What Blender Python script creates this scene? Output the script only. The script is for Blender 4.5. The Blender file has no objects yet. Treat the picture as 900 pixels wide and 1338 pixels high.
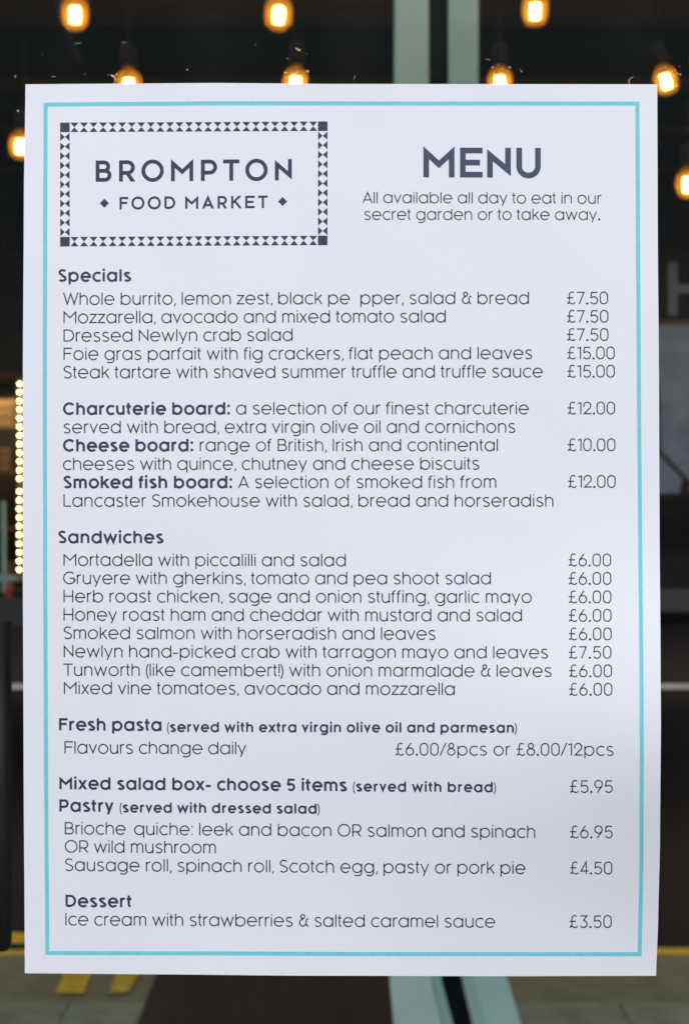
import bpy, bmesh, math, random
from mathutils import Vector
random.seed(7)
S = bpy.context.scene
COL = S.collection
PI = math.pi

# ------------------------------------------------------------------ camera, sky, sun, exposure
EYE = 1.35                       # height of the lens above the pavement, m
DIST = 0.75                      # lens to the shop window, m
PX = 0.00036                     # one pixel of the photograph on the window, m
K = PX / DIST
cam_d = bpy.data.cameras.new('camera')
cam = bpy.data.objects.new('camera', cam_d); COL.objects.link(cam)
cam.location = (0, -DIST, EYE); cam.rotation_euler = (PI / 2, 0, 0)
cam_d.sensor_fit = 'HORIZONTAL'; cam_d.sensor_width = 24.0
cam_d.lens = 24.0 * DIST / (900 * PX)
cam_d.clip_start = 0.02; cam_d.clip_end = 2000
cam_d.dof.use_dof = True; cam_d.dof.focus_distance = DIST - 0.004
cam_d.dof.aperture_fstop = cam_d.lens / 3.3
S.camera = cam

SUN_EL, SUN_AZ = math.radians(52), math.radians(10)   # behind the camera, high, behind thin cloud
w = bpy.data.worlds.new("World"); S.world = w; w.use_nodes = True
nt = w.node_tree
sky = nt.nodes.new('ShaderNodeTexSky'); sky.sky_type = 'NISHITA'; sky.sun_disc = False
sky.sun_elevation = SUN_EL; sky.sun_rotation = PI - SUN_AZ
sky.air_density = 1.0; sky.dust_density = 3.0; sky.ozone_density = 1.0
bg = nt.nodes['Background']; bg.inputs['Strength'].default_value = 0.15
nt.links.new(sky.outputs[0], bg.inputs['Color'])
sun_d = bpy.data.lights.new('sun', 'SUN'); sun_d.energy = 0.95; sun_d.angle = math.radians(35)
sun_d.color = (1.0, 0.97, 0.93)
sun = bpy.data.objects.new('sun', sun_d); COL.objects.link(sun)
sd = Vector((math.sin(SUN_AZ) * math.cos(SUN_EL), -math.cos(SUN_AZ) * math.cos(SUN_EL), math.sin(SUN_EL)))
sun.rotation_euler = sd.to_track_quat('Z', 'Y').to_euler(); sun.location = (3, -8, 12)
S.view_settings.view_transform = 'Standard'; S.view_settings.look = 'None'
S.view_settings.exposure = 0.29; S.view_settings.gamma = 1.0
try:
    S.view_settings.use_curve_mapping = False
except Exception:
    pass
S.cycles.use_denoising = True
S.cycles.max_bounces = 8; S.cycles.transparent_max_bounces = 16
S.cycles.sample_clamp_indirect = 6.0
S.cycles.caustics_reflective = False; S.cycles.caustics_refractive = False

# ------------------------------------------------------------------ helpers
def W(px, py, d):
    """point that stands d metres in front of the lens in the direction of a pixel of the photograph"""
    return Vector(((px - 450) * K * d, d - DIST, EYE - (py - 669) * K * d))

def G(px, py, z):
    """point of level z on the ground in that direction"""
    d = (EYE - z) / ((py - 669) * K)
    return Vector(((px - 450) * K * d, d - DIST, z))

def mat(name, col, rough=0.6, noise=0.0, scale=20.0, metal=0.0, bump=0.0, spec=0.5, col2=None, stretch=(1, 1, 1), detail=6.0):
    m = bpy.data.materials.new(name); m.use_nodes = True
    n = m.node_tree.nodes; l = m.node_tree.links
    b = n['Principled BSDF']
    b.inputs['Base Color'].default_value = (*col, 1)
    b.inputs['Roughness'].default_value = rough; b.inputs['Metallic'].default_value = metal
    b.inputs['Specular IOR Level'].default_value = spec
    if noise or bump or col2:
        tc = n.new('ShaderNodeTexCoord'); mp = n.new('ShaderNodeMapping')
        mp.inputs['Scale'].default_value = stretch
        nz = n.new('ShaderNodeTexNoise'); nz.inputs['Scale'].default_value = scale
        nz.inputs['Detail'].default_value = detail; nz.inputs['Roughness'].default_value = 0.6
        l.new(tc.outputs['Object'], mp.inputs['Vector']); l.new(mp.outputs[0], nz.inputs['Vector'])
        r = n.new('ShaderNodeValToRGB')
        c2 = col2 if col2 else tuple(min(1, c * (1 + noise)) for c in col)
        c1 = col if col2 else tuple(c * (1 - noise) for c in col)
        r.color_ramp.elements[0].position = 0.32; r.color_ramp.elements[1].position = 0.68
        r.color_ramp.elements[0].color = (*c1, 1); r.color_ramp.elements[1].color = (*c2, 1)
        l.new(nz.outputs['Fac'], r.inputs['Fac']); l.new(r.outputs[0], b.inputs['Base Color'])
        if bump:
            bp = n.new('ShaderNodeBump'); bp.inputs['Strength'].default_value = bump
            bp.inputs['Distance'].default_value = 0.01
            l.new(nz.outputs['Fac'], bp.inputs['Height']); l.new(bp.outputs[0], b.inputs['Normal'])
    return m

def emit(name, col, strength):
    m = bpy.data.materials.new(name); m.use_nodes = True
    b = m.node_tree.nodes['Principled BSDF']
    b.inputs['Base Color'].default_value = (*col, 1)
    b.inputs['Emission Color'].default_value = (*col, 1); b.inputs['Emission Strength'].default_value = strength
    return m

def link(name, me, m=None, parent=None):
    o = bpy.data.objects.new(name, me); COL.objects.link(o)
    if m: me.materials.append(m)
    if parent: o.parent = parent
    return o

def empty(name, loc):
    o = bpy.data.objects.new(name, None); COL.objects.link(o); o.location = loc
    o.empty_display_size = 0.05
    return o

def tag(o, label=None, cat=None, group=None, kind=None):
    if label: o['label'] = label
    if cat: o['category'] = cat
    if group: o['group'] = group
    if kind: o['kind'] = kind
    return o

class MB:
    """collects boxes, tubes and lathes and links them as one mesh; coordinates are local to the parent"""
    def __init__(s): s.bm = bmesh.new()
    def box(s, x0, x1, y0, y1, z0, z1, bev=0.0):
        v = [s.bm.verts.new(p) for p in ((x0,y0,z0),(x1,y0,z0),(x1,y1,z0),(x0,y1,z0),(x0,y0,z1),(x1,y0,z1),(x1,y1,z1),(x0,y1,z1))]
        f = [s.bm.faces.new([v[i] for i in q]) for q in ((3,2,1,0),(4,5,6,7),(0,1,5,4),(1,2,6,5),(2,3,7,6),(3,0,4,7))]
        if bev:
            es = list({e for q in f for e in q.edges})
            bmesh.ops.bevel(s.bm, geom=es, offset=bev, segments=2, affect='EDGES', profile=0.5)
        return s
    def prism(s, pts, a, b, axis='y'):
        n = len(pts)
        def P(p, t): return (p[0], t, p[1]) if axis == 'y' else ((t, p[0], p[1]) if axis == 'x' else (p[0], p[1], t))
        A = [s.bm.verts.new(P(p, a)) for p in pts]; B = [s.bm.verts.new(P(p, b)) for p in pts]
        s.bm.faces.new(A[::-1]); s.bm.faces.new(B)
        for i in range(n): s.bm.faces.new((A[i], A[(i+1)%n], B[(i+1)%n], B[i]))
        return s
    def tube(s, pts, r, n=10, caps=True):
        pts = [Vector(p) for p in pts]; rs = r if isinstance(r, (list, tuple)) else [r]*len(pts)
        rings = []
        for i, p in enumerate(pts):
            t = (pts[min(i+1, len(pts)-1)] - pts[max(i-1, 0)]).normalized()
            u = t.cross(Vector((0.31, 0.9, 0.2))).normalized(); v = t.cross(u).normalized()
            rings.append([s.bm.verts.new(p + (u*math.cos(2*PI*k/n) + v*math.sin(2*PI*k/n))*rs[i]) for k in range(n)])
        for a, b in zip(rings, rings[1:]):
            for k in range(n): s.bm.faces.new((a[k], a[(k+1)%n], b[(k+1)%n], b[k]))
        if caps: s.bm.faces.new(rings[0][::-1]); s.bm.faces.new(rings[-1])
        return s
    def lathe(s, prof, n=24, c=(0,0,0)):
        rings = []
        for r, z in prof:
            rings.append([s.bm.verts.new((c[0]+r*math.cos(2*PI*k/n), c[1]+r*math.sin(2*PI*k/n), c[2]+z)) for k in range(n)] if r > 1e-6 else [s.bm.verts.new((c[0], c[1], c[2]+z))])
        for a, b in zip(rings, rings[1:]):
            for k in range(n):
                q = [a[k % len(a)], a[(k+1) % len(a)], b[(k+1) % len(b)], b[k % len(b)]]
                u = []
                [u.append(x) for x in q if x not in u]
                if len(u) > 2: s.bm.faces.new(u)
        return s
    def ball(s, c, r, n=12, sz=1.0):
        return s.lathe([(r*math.sin(PI*i/n), -r*sz*math.cos(PI*i/n)) for i in range(n+1)], n*2, c)
    def build(s, name, m, parent=None, smooth=False):
        bmesh.ops.recalc_face_normals(s.bm, faces=s.bm.faces[:])
        me = bpy.data.meshes.new(name); s.bm.to_mesh(me); s.bm.free()
        if smooth:
            for p in me.polygons: p.use_smooth = True
        return link(name, me, m, parent)

# ------------------------------------------------------------------ materials
M = {}
M['pavement'] = mat('pavement', (0.31, 0.31, 0.185), 0.85, 0.25, 9.0, bump=0.3)
M['low_bounce_flags'] = mat('low_bounce_flags', (0.09, 0.088, 0.085), 0.85, 0.25, 9.0, bump=0.3)  # unseen path, kept dark so little light bounces onto the sheet
M['kerbstone'] = mat('kerbstone', (0.27, 0.225, 0.11), 0.8, 0.2, 14.0, bump=0.3)
M['asphalt'] = mat('asphalt', (0.024, 0.016, 0.011), 0.92, 0.25, 60.0, bump=0.5, spec=0.2)
M['yellow_paint'] = mat('yellow_paint', (0.74, 0.48, 0.035), 0.7, 0.22, 25.0)
M['white_paint'] = mat('white_paint', (0.58, 0.54, 0.47), 0.75, 0.15, 25.0)
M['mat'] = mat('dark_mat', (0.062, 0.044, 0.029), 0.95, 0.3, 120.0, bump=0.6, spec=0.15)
M['teal_steel_shaded'] = mat('teal_steel_facet_shade', (0.29, 0.47, 0.445), 0.42, 0.07, 6.0)  # darker copy: shade of the angled-back facets put into the colour
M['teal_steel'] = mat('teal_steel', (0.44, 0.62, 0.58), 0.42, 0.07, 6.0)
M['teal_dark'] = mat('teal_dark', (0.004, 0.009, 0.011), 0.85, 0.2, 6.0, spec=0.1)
M['teal_steel_tilt'] = mat('teal_steel_tilt_shade', (0.36, 0.55, 0.52), 0.42, 0.08, 6.0)  # darker copy: shade from the right upright's tilt put into the colour
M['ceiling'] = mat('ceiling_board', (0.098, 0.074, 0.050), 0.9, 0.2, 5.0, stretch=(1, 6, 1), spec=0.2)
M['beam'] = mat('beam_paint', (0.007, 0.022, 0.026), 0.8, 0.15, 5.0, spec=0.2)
M['black'] = mat('black_metal', (0.006, 0.006, 0.006), 0.5, 0.1, 10.0, spec=0.25)
M['rubber'] = mat('cable_rubber', (0.004, 0.0045, 0.005), 0.8, spec=0.2)
M['brass'] = mat('brass', (0.35, 0.22, 0.08), 0.3, 0.1, 40.0, metal=1.0)
M['wall_dark'] = mat('dark_render', (0.014, 0.009, 0.006), 0.85, 0.3, 2.0, bump=0.2)
M['brick'] = mat('dark_brick', (0.035, 0.022, 0.016), 0.9, 0.35, 8.0, bump=0.3)
M['wood'] = mat('crate_wood', (0.26, 0.14, 0.055), 0.7, 0.3, 6.0, stretch=(1, 1, 8))
M['olive'] = mat('olive_cloth', (0.060, 0.060, 0.018), 0.8, 0.3, 9.0)
M['red'] = mat('red_lid', (0.45, 0.06, 0.03), 0.5, 0.1, 9.0)
M['stone_grey'] = mat('grey_stone', (0.075, 0.070, 0.064), 0.85, 0.2, 4.0, bump=0.2)
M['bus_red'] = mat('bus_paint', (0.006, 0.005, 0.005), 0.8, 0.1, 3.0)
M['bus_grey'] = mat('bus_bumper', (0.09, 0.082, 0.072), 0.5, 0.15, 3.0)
M['sky_glass'] = mat('sky_toned_glass', (0.20, 0.225, 0.26), 0.25, 0.45, 1.6, col2=(0.34, 0.41, 0.47), stretch=(1, 1, 1.4), detail=3)  # pale sky reflection put into the glass colour
M['blind'] = mat('blind_white', (0.36, 0.38, 0.42), 0.6, 0.1, 8.0)
M['orange'] = mat('orange_lens', (0.5, 0.14, 0.03), 0.4)
M['frame'] = mat('shopfront_paint', (0.02, 0.028, 0.032), 0.4, 0.1, 12.0)
M['cable_tie'] = M['rubber']
M['filament'] = emit('filament', (1.0, 0.66, 0.22), 40.0)
M['globe'] = emit('globe_light', (1.0, 0.90, 0.45), 20.0)

def thin_glass(name, tint, refl, rough=0.0):
    m = bpy.data.materials.new(name); m.use_nodes = True
    n = m.node_tree.nodes; l = m.node_tree.links; n.clear()
    o = n.new('ShaderNodeOutputMaterial'); mx = n.new('ShaderNodeMixShader')
    t = n.new('ShaderNodeBsdfTransparent'); t.inputs[0].default_value = (*tint, 1)
    g = n.new('ShaderNodeBsdfGlossy'); g.inputs['Roughness'].default_value = rough
    f = n.new('ShaderNodeFresnel'); f.inputs['IOR'].default_value = refl
    l.new(f.outputs[0], mx.inputs[0]); l.new(t.outputs[0], mx.inputs[1]); l.new(g.outputs[0], mx.inputs[2])
    # thin film of dust with wiped streaks
    tc = n.new('ShaderNodeTexCoord'); mp = n.new('ShaderNodeMapping'); mp.inputs['Scale'].default_value = (9, 1, 1.3); mp.inputs['Rotation'].default_value = (0, .22, 0)
    nz = n.new('ShaderNodeTexNoise'); nz.inputs['Scale'].default_value = 2.6; nz.inputs['Detail'].default_value = 7; nz.inputs['Roughness'].default_value = .62
    rp = n.new('ShaderNodeValToRGB'); rp.color_ramp.elements[0].position = .45; rp.color_ramp.elements[1].position = .72
    rp.color_ramp.elements[0].color = (0, 0, 0, 1); rp.color_ramp.elements[1].color = (.007, .007, .007, 1)
    df = n.new('ShaderNodeBsdfDiffuse'); df.inputs[0].default_value = (.55, .52, .46, 1); m2 = n.new('ShaderNodeMixShader')
    l.new(tc.outputs['Object'], mp.inputs[0]); l.new(mp.outputs[0], nz.inputs['Vector']); l.new(nz.outputs['Fac'], rp.inputs[0]); l.new(rp.outputs[0], m2.inputs[0])
    l.new(mx.outputs[0], m2.inputs[1]); l.new(df.outputs[0], m2.inputs[2]); l.new(m2.outputs[0], o.inputs['Surface'])
    return m
M['pane'] = thin_glass('window_glass', (0.955, 0.965, 0.96), 1.12)
def amber():
    m = bpy.data.materials.new('amber_glass'); m.use_nodes = True
    n = m.node_tree.nodes; l = m.node_tree.links; n.clear()
    o = n.new('ShaderNodeOutputMaterial'); mx = n.new('ShaderNodeMixShader'); mx.inputs[0].default_value = 0.035
    t = n.new('ShaderNodeBsdfTransparent'); t.inputs[0].default_value = (0.97, 0.90, 0.74, 1)
    g = n.new('ShaderNodeBsdfTranslucent'); g.inputs[0].default_value = (0.80, 0.30, 0.03, 1)
    v = n.new('ShaderNodeVolumePrincipled'); v.inputs['Color'].default_value = (1.0, 0.56, 0.11, 1)
    v.inputs['Density'].default_value = 13.0
    l.new(t.outputs[0], mx.inputs[1]); l.new(g.outputs[0], mx.inputs[2]); l.new(mx.outputs[0], o.inputs['Surface'])
    l.new(v.outputs[0], o.inputs['Volume'])
    return m
M['amber'] = amber()

def paper_mat():
    m = bpy.data.materials.new('paper'); m.use_nodes = True
    n = m.node_tree.nodes; l = m.node_tree.links; b = n['Principled BSDF']
    b.inputs['Roughness'].default_value = 0.55; b.inputs['Specular IOR Level'].default_value = 0.3
    tc = n.new('ShaderNodeTexCoord')
    big = n.new('ShaderNodeTexNoise'); big.inputs['Scale'].default_value = 14; big.inputs['Detail'].default_value = 2
    fine = n.new('ShaderNodeTexNoise'); fine.inputs['Scale'].default_value = 900; fine.inputs['Detail'].default_value = 3
    mx = n.new('ShaderNodeMix'); mx.data_type = 'FLOAT'; mx.inputs[0].default_value = 0.55
    l.new(tc.outputs['Object'], big.inputs['Vector']); l.new(tc.outputs['Object'], fine.inputs['Vector'])
    l.new(big.outputs['Fac'], mx.inputs[2]); l.new(fine.outputs['Fac'], mx.inputs[3])
    r = n.new('ShaderNodeValToRGB')
    r.color_ramp.elements[0].position = 0.3; r.color_ramp.elements[1].position = 0.7
    r.color_ramp.elements[0].color = (0.752, 0.792, 0.860, 1); r.color_ramp.elements[1].color = (0.782, 0.822, 0.888, 1)
    l.new(mx.outputs[0], r.inputs[0]); l.new(r.outputs[0], b.inputs['Base Color'])
    bp = n.new('ShaderNodeBump'); bp.inputs['Strength'].default_value = 0.06; bp.inputs['Distance'].default_value = 0.0003
    l.new(fine.outputs['Fac'], bp.inputs['Height']); l.new(bp.outputs[0], b.inputs['Normal'])
    return m
M['paper'] = paper_mat()
M['ink'] = mat('navy_ink', (0.032, 0.043, 0.088), 0.5, 0.14, 700.0, spec=0.3)
M['ink_light'] = mat('navy_ink_thin', (0.014, 0.018, 0.064), 0.5, 0.16, 700.0, spec=0.3)
M['ink_grey'] = mat('slate_ink', (0.050, 0.070, 0.122), 0.5, 0.14, 700.0, spec=0.3)
M['teal_ink'] = mat('turquoise_ink', (0.165, 0.620, 0.700), 0.5, 0.07, 500.0, spec=0.3)

# ------------------------------------------------------------------ ground
def sheet(name, pts, z, m, parent=None, sub=0):
    me = bpy.data.meshes.new(name)
    me.from_pydata([(p[0], p[1], z) for p in pts], [], [tuple(range(len(pts)))])
    return link(name, me, m, parent)

KERB_Y = G(450, 1248, 0).y
PAVE_T = 0.10
b = MB(); b.box(-40, 40, 0.06, KERB_Y - 0.492, -0.3, 0.0)
tag(b.build('pavement', M['pavement']), 'olive grey pavement behind the shop window', kind='structure')
b = MB(); b.box(-40, 40, -30, 0.058, -0.3, 0.0)
tag(b.build('path', M['low_bounce_flags']), 'dark flagged path in front of the shop window', kind='structure')
road = sheet('road', [(-600, KERB_Y - 5), (600, KERB_Y - 5), (600, 900), (-600, 900)], -PAVE_T, M['asphalt'])
tag(road, 'dark asphalt road', kind='structure')
back = sheet('ground', [(-600, -900), (600, -900), (600, KERB_Y - 4.9), (-600, KERB_Y - 4.9)], -PAVE_T - 0.25, M['asphalt'])
tag(back, 'ground behind the camera', kind='structure')
kerb = empty('kerb', (0, KERB_Y, 0)); tag(kerb, 'pale kerb along the road', kind='structure')
proto_k = None
for i in range(-7, 8):
    if proto_k is None:
        kb = MB(); kb.box(-0.548, 0.548, -0.486, 0.0, -0.25, 0.002, 0.008)
        proto_k = kb.build('kerb_stone', M['kerbstone'], kerb); o = proto_k
    else:
        o = proto_k.copy(); COL.objects.link(o); o.parent = kerb
    o.location = (i * 1.1 + 0.55, 0, random.uniform(-0.0015, 0.0015))
# paving slabs, edges and depth of their own, between the window and the kerb
slab = None
rows = [(KERB_Y - 0.490 - 0.50 * (j + 1), j) for j in range(6)]
for y0, j in rows:
    for i in range(-4, 5):
        if slab is None:
            sb = MB(); sb.box(0.0025, 0.7475, 0.004, 0.494, -0.03, 0.006, 0.003)
            slab = sb.build('paving_slab', M['pavement'], bpy.data.objects['pavement']); o = slab
        else:
            o = slab.copy(); COL.objects.link(o); o.parent = bpy.data.objects['pavement']
        o.location = (i * 0.75 + (0.375 if j % 2 else 0), y0, random.uniform(-0.001, 0.001))

def ground_quad(name, pix, z, m, zlift, parent=None):
    pts = [G(px, py, z) for px, py in pix]
    o = sheet(name, [(p.x, p.y) for p in pts], z + zlift, m, parent)
    return o
# yellow line by the kerb on the road side, double on the left
zr = -PAVE_T
def long_line(y0, y1, x0, x1, name, m, label, dash=None):
    q = sheet(name, [(x0, y0), (x1, y0), (x1, y1), (x0, y1)], zr + 0.005, m)
    q['kind'] = 'structure'; q['label'] = label
    return q
yA = G(450, 1251, zr).y; yB = G(450, 1241, zr).y
long_line(G(450, 1252, zr).y, G(450, 1241, zr).y, 0.6, 14, 'yellow_line', M['yellow_paint'], 'single yellow line on the right of the road edge')
long_line(G(450, 1257, zr).y, G(450, 1243, zr).y, -14, -0.45, 'yellow_line', M['yellow_paint'], 'nearer of the two yellow lines at the left road edge')
long_line(G(450, 1235, zr).y, G(450, 1221, zr).y, -14, -0.45, 'yellow_line', M['yellow_paint'], 'farther of the two yellow lines at the left road edge')
long_line(G(450, 901.5, zr).y, G(450, 894.5, zr).y, -25, 25, 'white_line', M['white_paint'], 'white line across the dark road')
for lab, pix in (('left of the two yellow bars painted on the pavement', [(72, 1304), (109, 1304), (126, 1262), (90, 1262)]),
                 ('right of the two yellow bars painted on the pavement', [(142, 1304), (167, 1302), (192, 1262), (157, 1262)])):
    q = ground_quad('yellow_bar', pix, 0.0, M['yellow_paint'], 0.012); tag(q, lab, kind='structure')
# dark mat on the pavement
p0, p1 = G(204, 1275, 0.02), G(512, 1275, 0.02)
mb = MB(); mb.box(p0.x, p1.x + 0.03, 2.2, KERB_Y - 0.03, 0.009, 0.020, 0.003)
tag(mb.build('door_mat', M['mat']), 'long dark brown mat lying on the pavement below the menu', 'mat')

# ------------------------------------------------------------------ arcade ceiling with beams
CZ = 3.10
def cy(py): return (CZ - EYE) / ((669 - py) * K) - DIST
b = MB(); b.box(-9, 9, 0.06, 2.25, CZ, CZ + 0.12); b.box(-9, 9, 4.35, cy(300), CZ, CZ + 0.12)  # unseen gap between the boards, opened to let daylight onto pavement and post
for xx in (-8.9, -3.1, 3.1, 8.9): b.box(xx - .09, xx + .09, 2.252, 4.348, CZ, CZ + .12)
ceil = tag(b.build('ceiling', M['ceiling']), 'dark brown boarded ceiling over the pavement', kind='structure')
q = MB(); q.box(-16, 16, cy(300) + 1.6, 19.3, 6.2, 6.35)  # unseen roof added to darken the far road
tag(q.build('shade_roof', M['beam']), 'unseen high roof added to keep daylight off the road', kind='structure')
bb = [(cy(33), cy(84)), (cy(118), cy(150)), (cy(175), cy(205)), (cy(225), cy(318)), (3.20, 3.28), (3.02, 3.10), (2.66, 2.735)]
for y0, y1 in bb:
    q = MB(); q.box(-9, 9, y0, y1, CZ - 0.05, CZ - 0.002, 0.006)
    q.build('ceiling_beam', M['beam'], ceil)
for x in (-6.5, 6.5):
    q = MB(); q.box(x - .12, x + .12, cy(300) - .3, cy(300) - .06, -.2, CZ - .004, .01)
    tag(q.build('column', M['black']), 'black square column carrying the %s end of the ceiling' % ('left' if x < 0 else 'right'), 'column')

# ------------------------------------------------------------------ far buildings and bus across the road
FD = 20.2
def F(px, py, d=FD): p = W(px, py, d); return p
FY = FD - DIST
bld = empty('shop_building', (-8, FY, zr)); tag(bld, 'dark shop building across the road with a bulb lit window at the left', 'building')
def fx(px): return (px - 450) * K * FD
def fz(py): return EYE - (py - 669) * K * FD
ox, oy, oz = bld.location
def loc(x, y, z): return (x - ox, y - oy, z - oz)
def lbox(mb, x0, x1, y0, y1, z0, z1, bev=0):
    mb.box(x0 - ox, x1 - ox, y0 - oy, y1 - oy, z0 - oz, z1 - oz, bev)
wx0, wx1 = fx(-120), fx(33)
wz0, wz1 = fz(776), fz(484)
q = MB()
lbox(q, -22, wx0, FY + 0.30, FY + 6, zr, 10); lbox(q, wx1, 3.4, FY + 0.30, FY + 6, zr, 10)
lbox(q, wx0, wx1, FY + 0.30, FY + 6, wz1, 10); lbox(q, wx0, wx1, FY + 0.30, FY + 6, zr, wz0)
lbox(q, wx0, wx1, FY + 2.2, FY + 6, wz0, wz1)
q.build('wall', M['wall_dark'], bld)
q = MB(); lbox(q, -22, 3.4, FY - 0.02, FY + 0.29, zr, fz(782), 0.01); q.build('plinth', M['stone_grey'], bld)
for zz in (6.2, 8.4):
    for k in range(7):
        x = -19 + k * 3.1
        q = MB(); lbox(q, x, x + 1.1, FY + 0.27, FY + 0.295, zz - 1.2, zz + 0.3); f = q.build('window', M['sky_glass'], bld)
        q = MB(); lbox(q, x - .1, x + 1.2, FY + 0.18, FY + 0.265, zz - 1.32, zz - 1.22); q.build('sill', M['stone_grey'], f)
# teal glazing bars
q = MB(); lbox(q, fx(-125), fx(34), FY + 0.20, FY + 0.28, fz(760), fz(753)); q.build('window_rail', M['teal_steel'], bld)
q = MB(); lbox(q, fx(0.5), fx(4), FY + 0.10, FY + 0.19, fz(775), fz(655)); q.build('glazing_bar', M['teal_steel'], bld)
q = MB(); lbox(q, fx(-60), fx(-56), FY + 0.10, FY + 0.19, fz(775), fz(484)); q.build('glazing_bar', M['teal_steel'], bld)
# lights: 12 + 10 globes on a strip
ls = empty('light_strip', (fx(24.5), FY + 0.05, fz(760))); tag(ls, 'vertical strip of round yellow bulbs at the left edge of the menu', 'light strip')
sx, sy, sz = ls.location
q = MB(); q.box(-0.035, 0.035, 0.02, 0.05, 0, fz(495) - sz); q.build('strip_backing', M['brass'], ls)
g0 = None
ys = [500.9 + i * 11.31 for i in range(12)] + [642.0 + i * 11.40 for i in range(10)]
for i, py in enumerate(ys):
    if g0 is None:
        q = MB(); q.ball((0, 0, 0), 0.013, 6); g0 = q.build('globe_bulb', M['globe'], ls, True); o = g0
    else:
        o = g0.copy(); COL.objects.link(o); o.parent = ls
    o.location = (fx(24.9 - (py - 500) * 0.003) - sx, -0.02, fz(py) - sz)
# shelves with crates behind the far window
sh = empty('display_shelf', (fx(-20), FY + 0.9, fz(776))); tag(sh, 'display shelves inside the far shop window beside the light strip', 'shelf')
hx, hy, hz = sh.location
for py in (552, 612, 690, 774):
    q = MB(); q.box(fx(-110) - hx, fx(33) - hx, 0, 0.5, fz(py) - hz - 0.03, fz(py) - hz); q.build('shelf_board', M['wood'], sh)
for px in (-112, 32):
    q = MB(); q.box(fx(px) - hx - .03, fx(px) - hx + .03, 0.02, 0.48, 0, fz(500) - hz); q.build('upright', M['black'], sh)
SH = {546: fz(552) + .002, 606: fz(612) + .002, 686: fz(690) + .002, 742: fz(774) + .002}
def crate(x0, x1, y0, y1, m, lab, cat='crate'):
    f_ = (FD + 1.1) / FD; X0, X1, Z0, Z1 = fx(x0) * f_, fx(x1) * f_, SH[y1], 0; Z1 = Z0 + fz(y0) - fz(y1)
    c = empty('crate', ((X0 + X1) / 2, FY + 1.1, Z0)); tag(c, lab, cat)
    hw = (X1 - X0) / 2; h = Z1 - Z0; n = 3
    for k in range(n):
        for yy in (-.15, .15):
            q = MB(); q.box(-hw, hw, yy - .008, yy + .008, k * h / n + .008, (k + 1) * h / n - .012, .003); q.build('slat', m, c)
    for sgn in (-1, 1):
        q = MB(); q.box(sgn * hw - .012, sgn * hw + .012, -.14, .14, 0.004, h - .004); q.build('end_panel', m, c)
    q = MB(); q.box(-hw + .02, hw - .02, -.13, .13, .004, .02); q.build('base', m, c)
    q = MB(); q.box(-hw + .03, hw - .03, -.12, .12, .022, h * .8, .02); q.build('contents', M['wood'], c)
crate(0, 19, 508, 546, M['wood'], 'wooden crate on the top shelf of the far window')
crate(3, 17, 574, 606, M['wood'], 'wooden crate on the second shelf of the far window')
crate(-12, 9, 648, 686, M['olive'], 'olive crate on the third shelf of the far window')
crate(11, 20, 704, 742, M['wood'], 'narrow wooden crate on the lowest shelf of the far window')
q = MB(); lx = fx(9); q.lathe([(0, 0), (.05, 0), (.055, .12), (.03, .15), (0, .16)], 16)
o = q.build('red_jar', M['red']); o.location = (lx, FY + 0.1, fz(782) + .001); tag(o, 'small red jar on the grey ledge below the light strip', 'jar')

ld = bpy.data.lights.new('shop_lamp', 'AREA'); ld.energy = 42; ld.size = 1.2; ld.color = (1.0, .78, .45)
lo = bpy.data.objects.new('shop_lamp', ld); COL.objects.link(lo); lo.location = (fx(-20), FY + 1.0, wz1 - .03)
# right hand building
q = MB(); q.box(3.42, 20, FY + 4, FY + 9, zr, 10)
rb = tag(q.build('office_building', M['brick']), 'dark brick building behind the bus on the right', 'building')
for k in range(5):
    for zz in (5.6, 8.0):
        q = MB(); q.box(5 + k * 2.8, 6.2 + k * 2.8, FY + 3.96, FY + 3.995, zz, zz + 1.4); q.build('window', M['sky_glass'], rb)

# bus
bx = fx(868)     # its left side
bus = empty('bus', (bx + 1.3, FY, zr)); tag(bus, 'dark bus with a pale windscreen parked across the road at the right edge', 'bus')
def bz(py): return fz(py) - zr
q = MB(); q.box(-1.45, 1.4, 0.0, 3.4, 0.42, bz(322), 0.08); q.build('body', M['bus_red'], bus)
q = MB(); q.box(-1.40, 1.36, -0.035, -0.003, bz(645), bz(424), 0.012); ws = q.build('windscreen', M['sky_glass'], bus)
for x in (-1.12, -.86):
    q = MB(); q.prism([(x, bz(648)), (x + .14, bz(648)), (x + .11, bz(628)), (x + .03, bz(628))], -0.07, -0.04); q.build('dashboard_item', M['black'], ws)
q = MB(); q.tube([(-0.9, -.06, bz(640)), (-1.38, -.07, bz(590)), (-1.40, -.07, bz(500))], 0.02, 6); q.build('wiper', M['black'], ws)
q = MB(); q.box(-1.43, 1.38, -0.08, -0.004, bz(800), bz(769), 0.02); q.build('bumper', M['bus_grey'], bus)
q = MB(); q.box(-1.42, 1.37, -0.045, -0.004, bz(719), bz(652), 0.01); q.build('grille', M['rubber'], bus)
q = MB(); q.box(-1.38, 1.34, -0.03, -0.004, bz(418), bz(334), 0.01); dd = q.build('destination_box', M['wall_dark'], bus)
q = MB(); q.box(-1.42, 1.38, -0.05, -0.032, bz(424), bz(419)); q.build('trim_strip', M['wood'], bus)
q = MB(); cx = fx(878) - bx - 1.3
q.box(cx - .055, cx + .055, -0.045, -0.034, bz(412), bz(343)); q.box(cx + .057, cx + .34, -0.045, -0.034, bz(383), bz(372)); q.box(cx + .342, cx + .45, -0.045, -0.034, bz(412), bz(343))
q.build('lettering', M['blind'], dd)
for x in (-.66, .62):
    q = MB(); q.box(x - .16, x + .16, -0.06, -0.046, bz(760), bz(730), .02); q.build('headlight', M['bus_grey'], bus)
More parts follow.
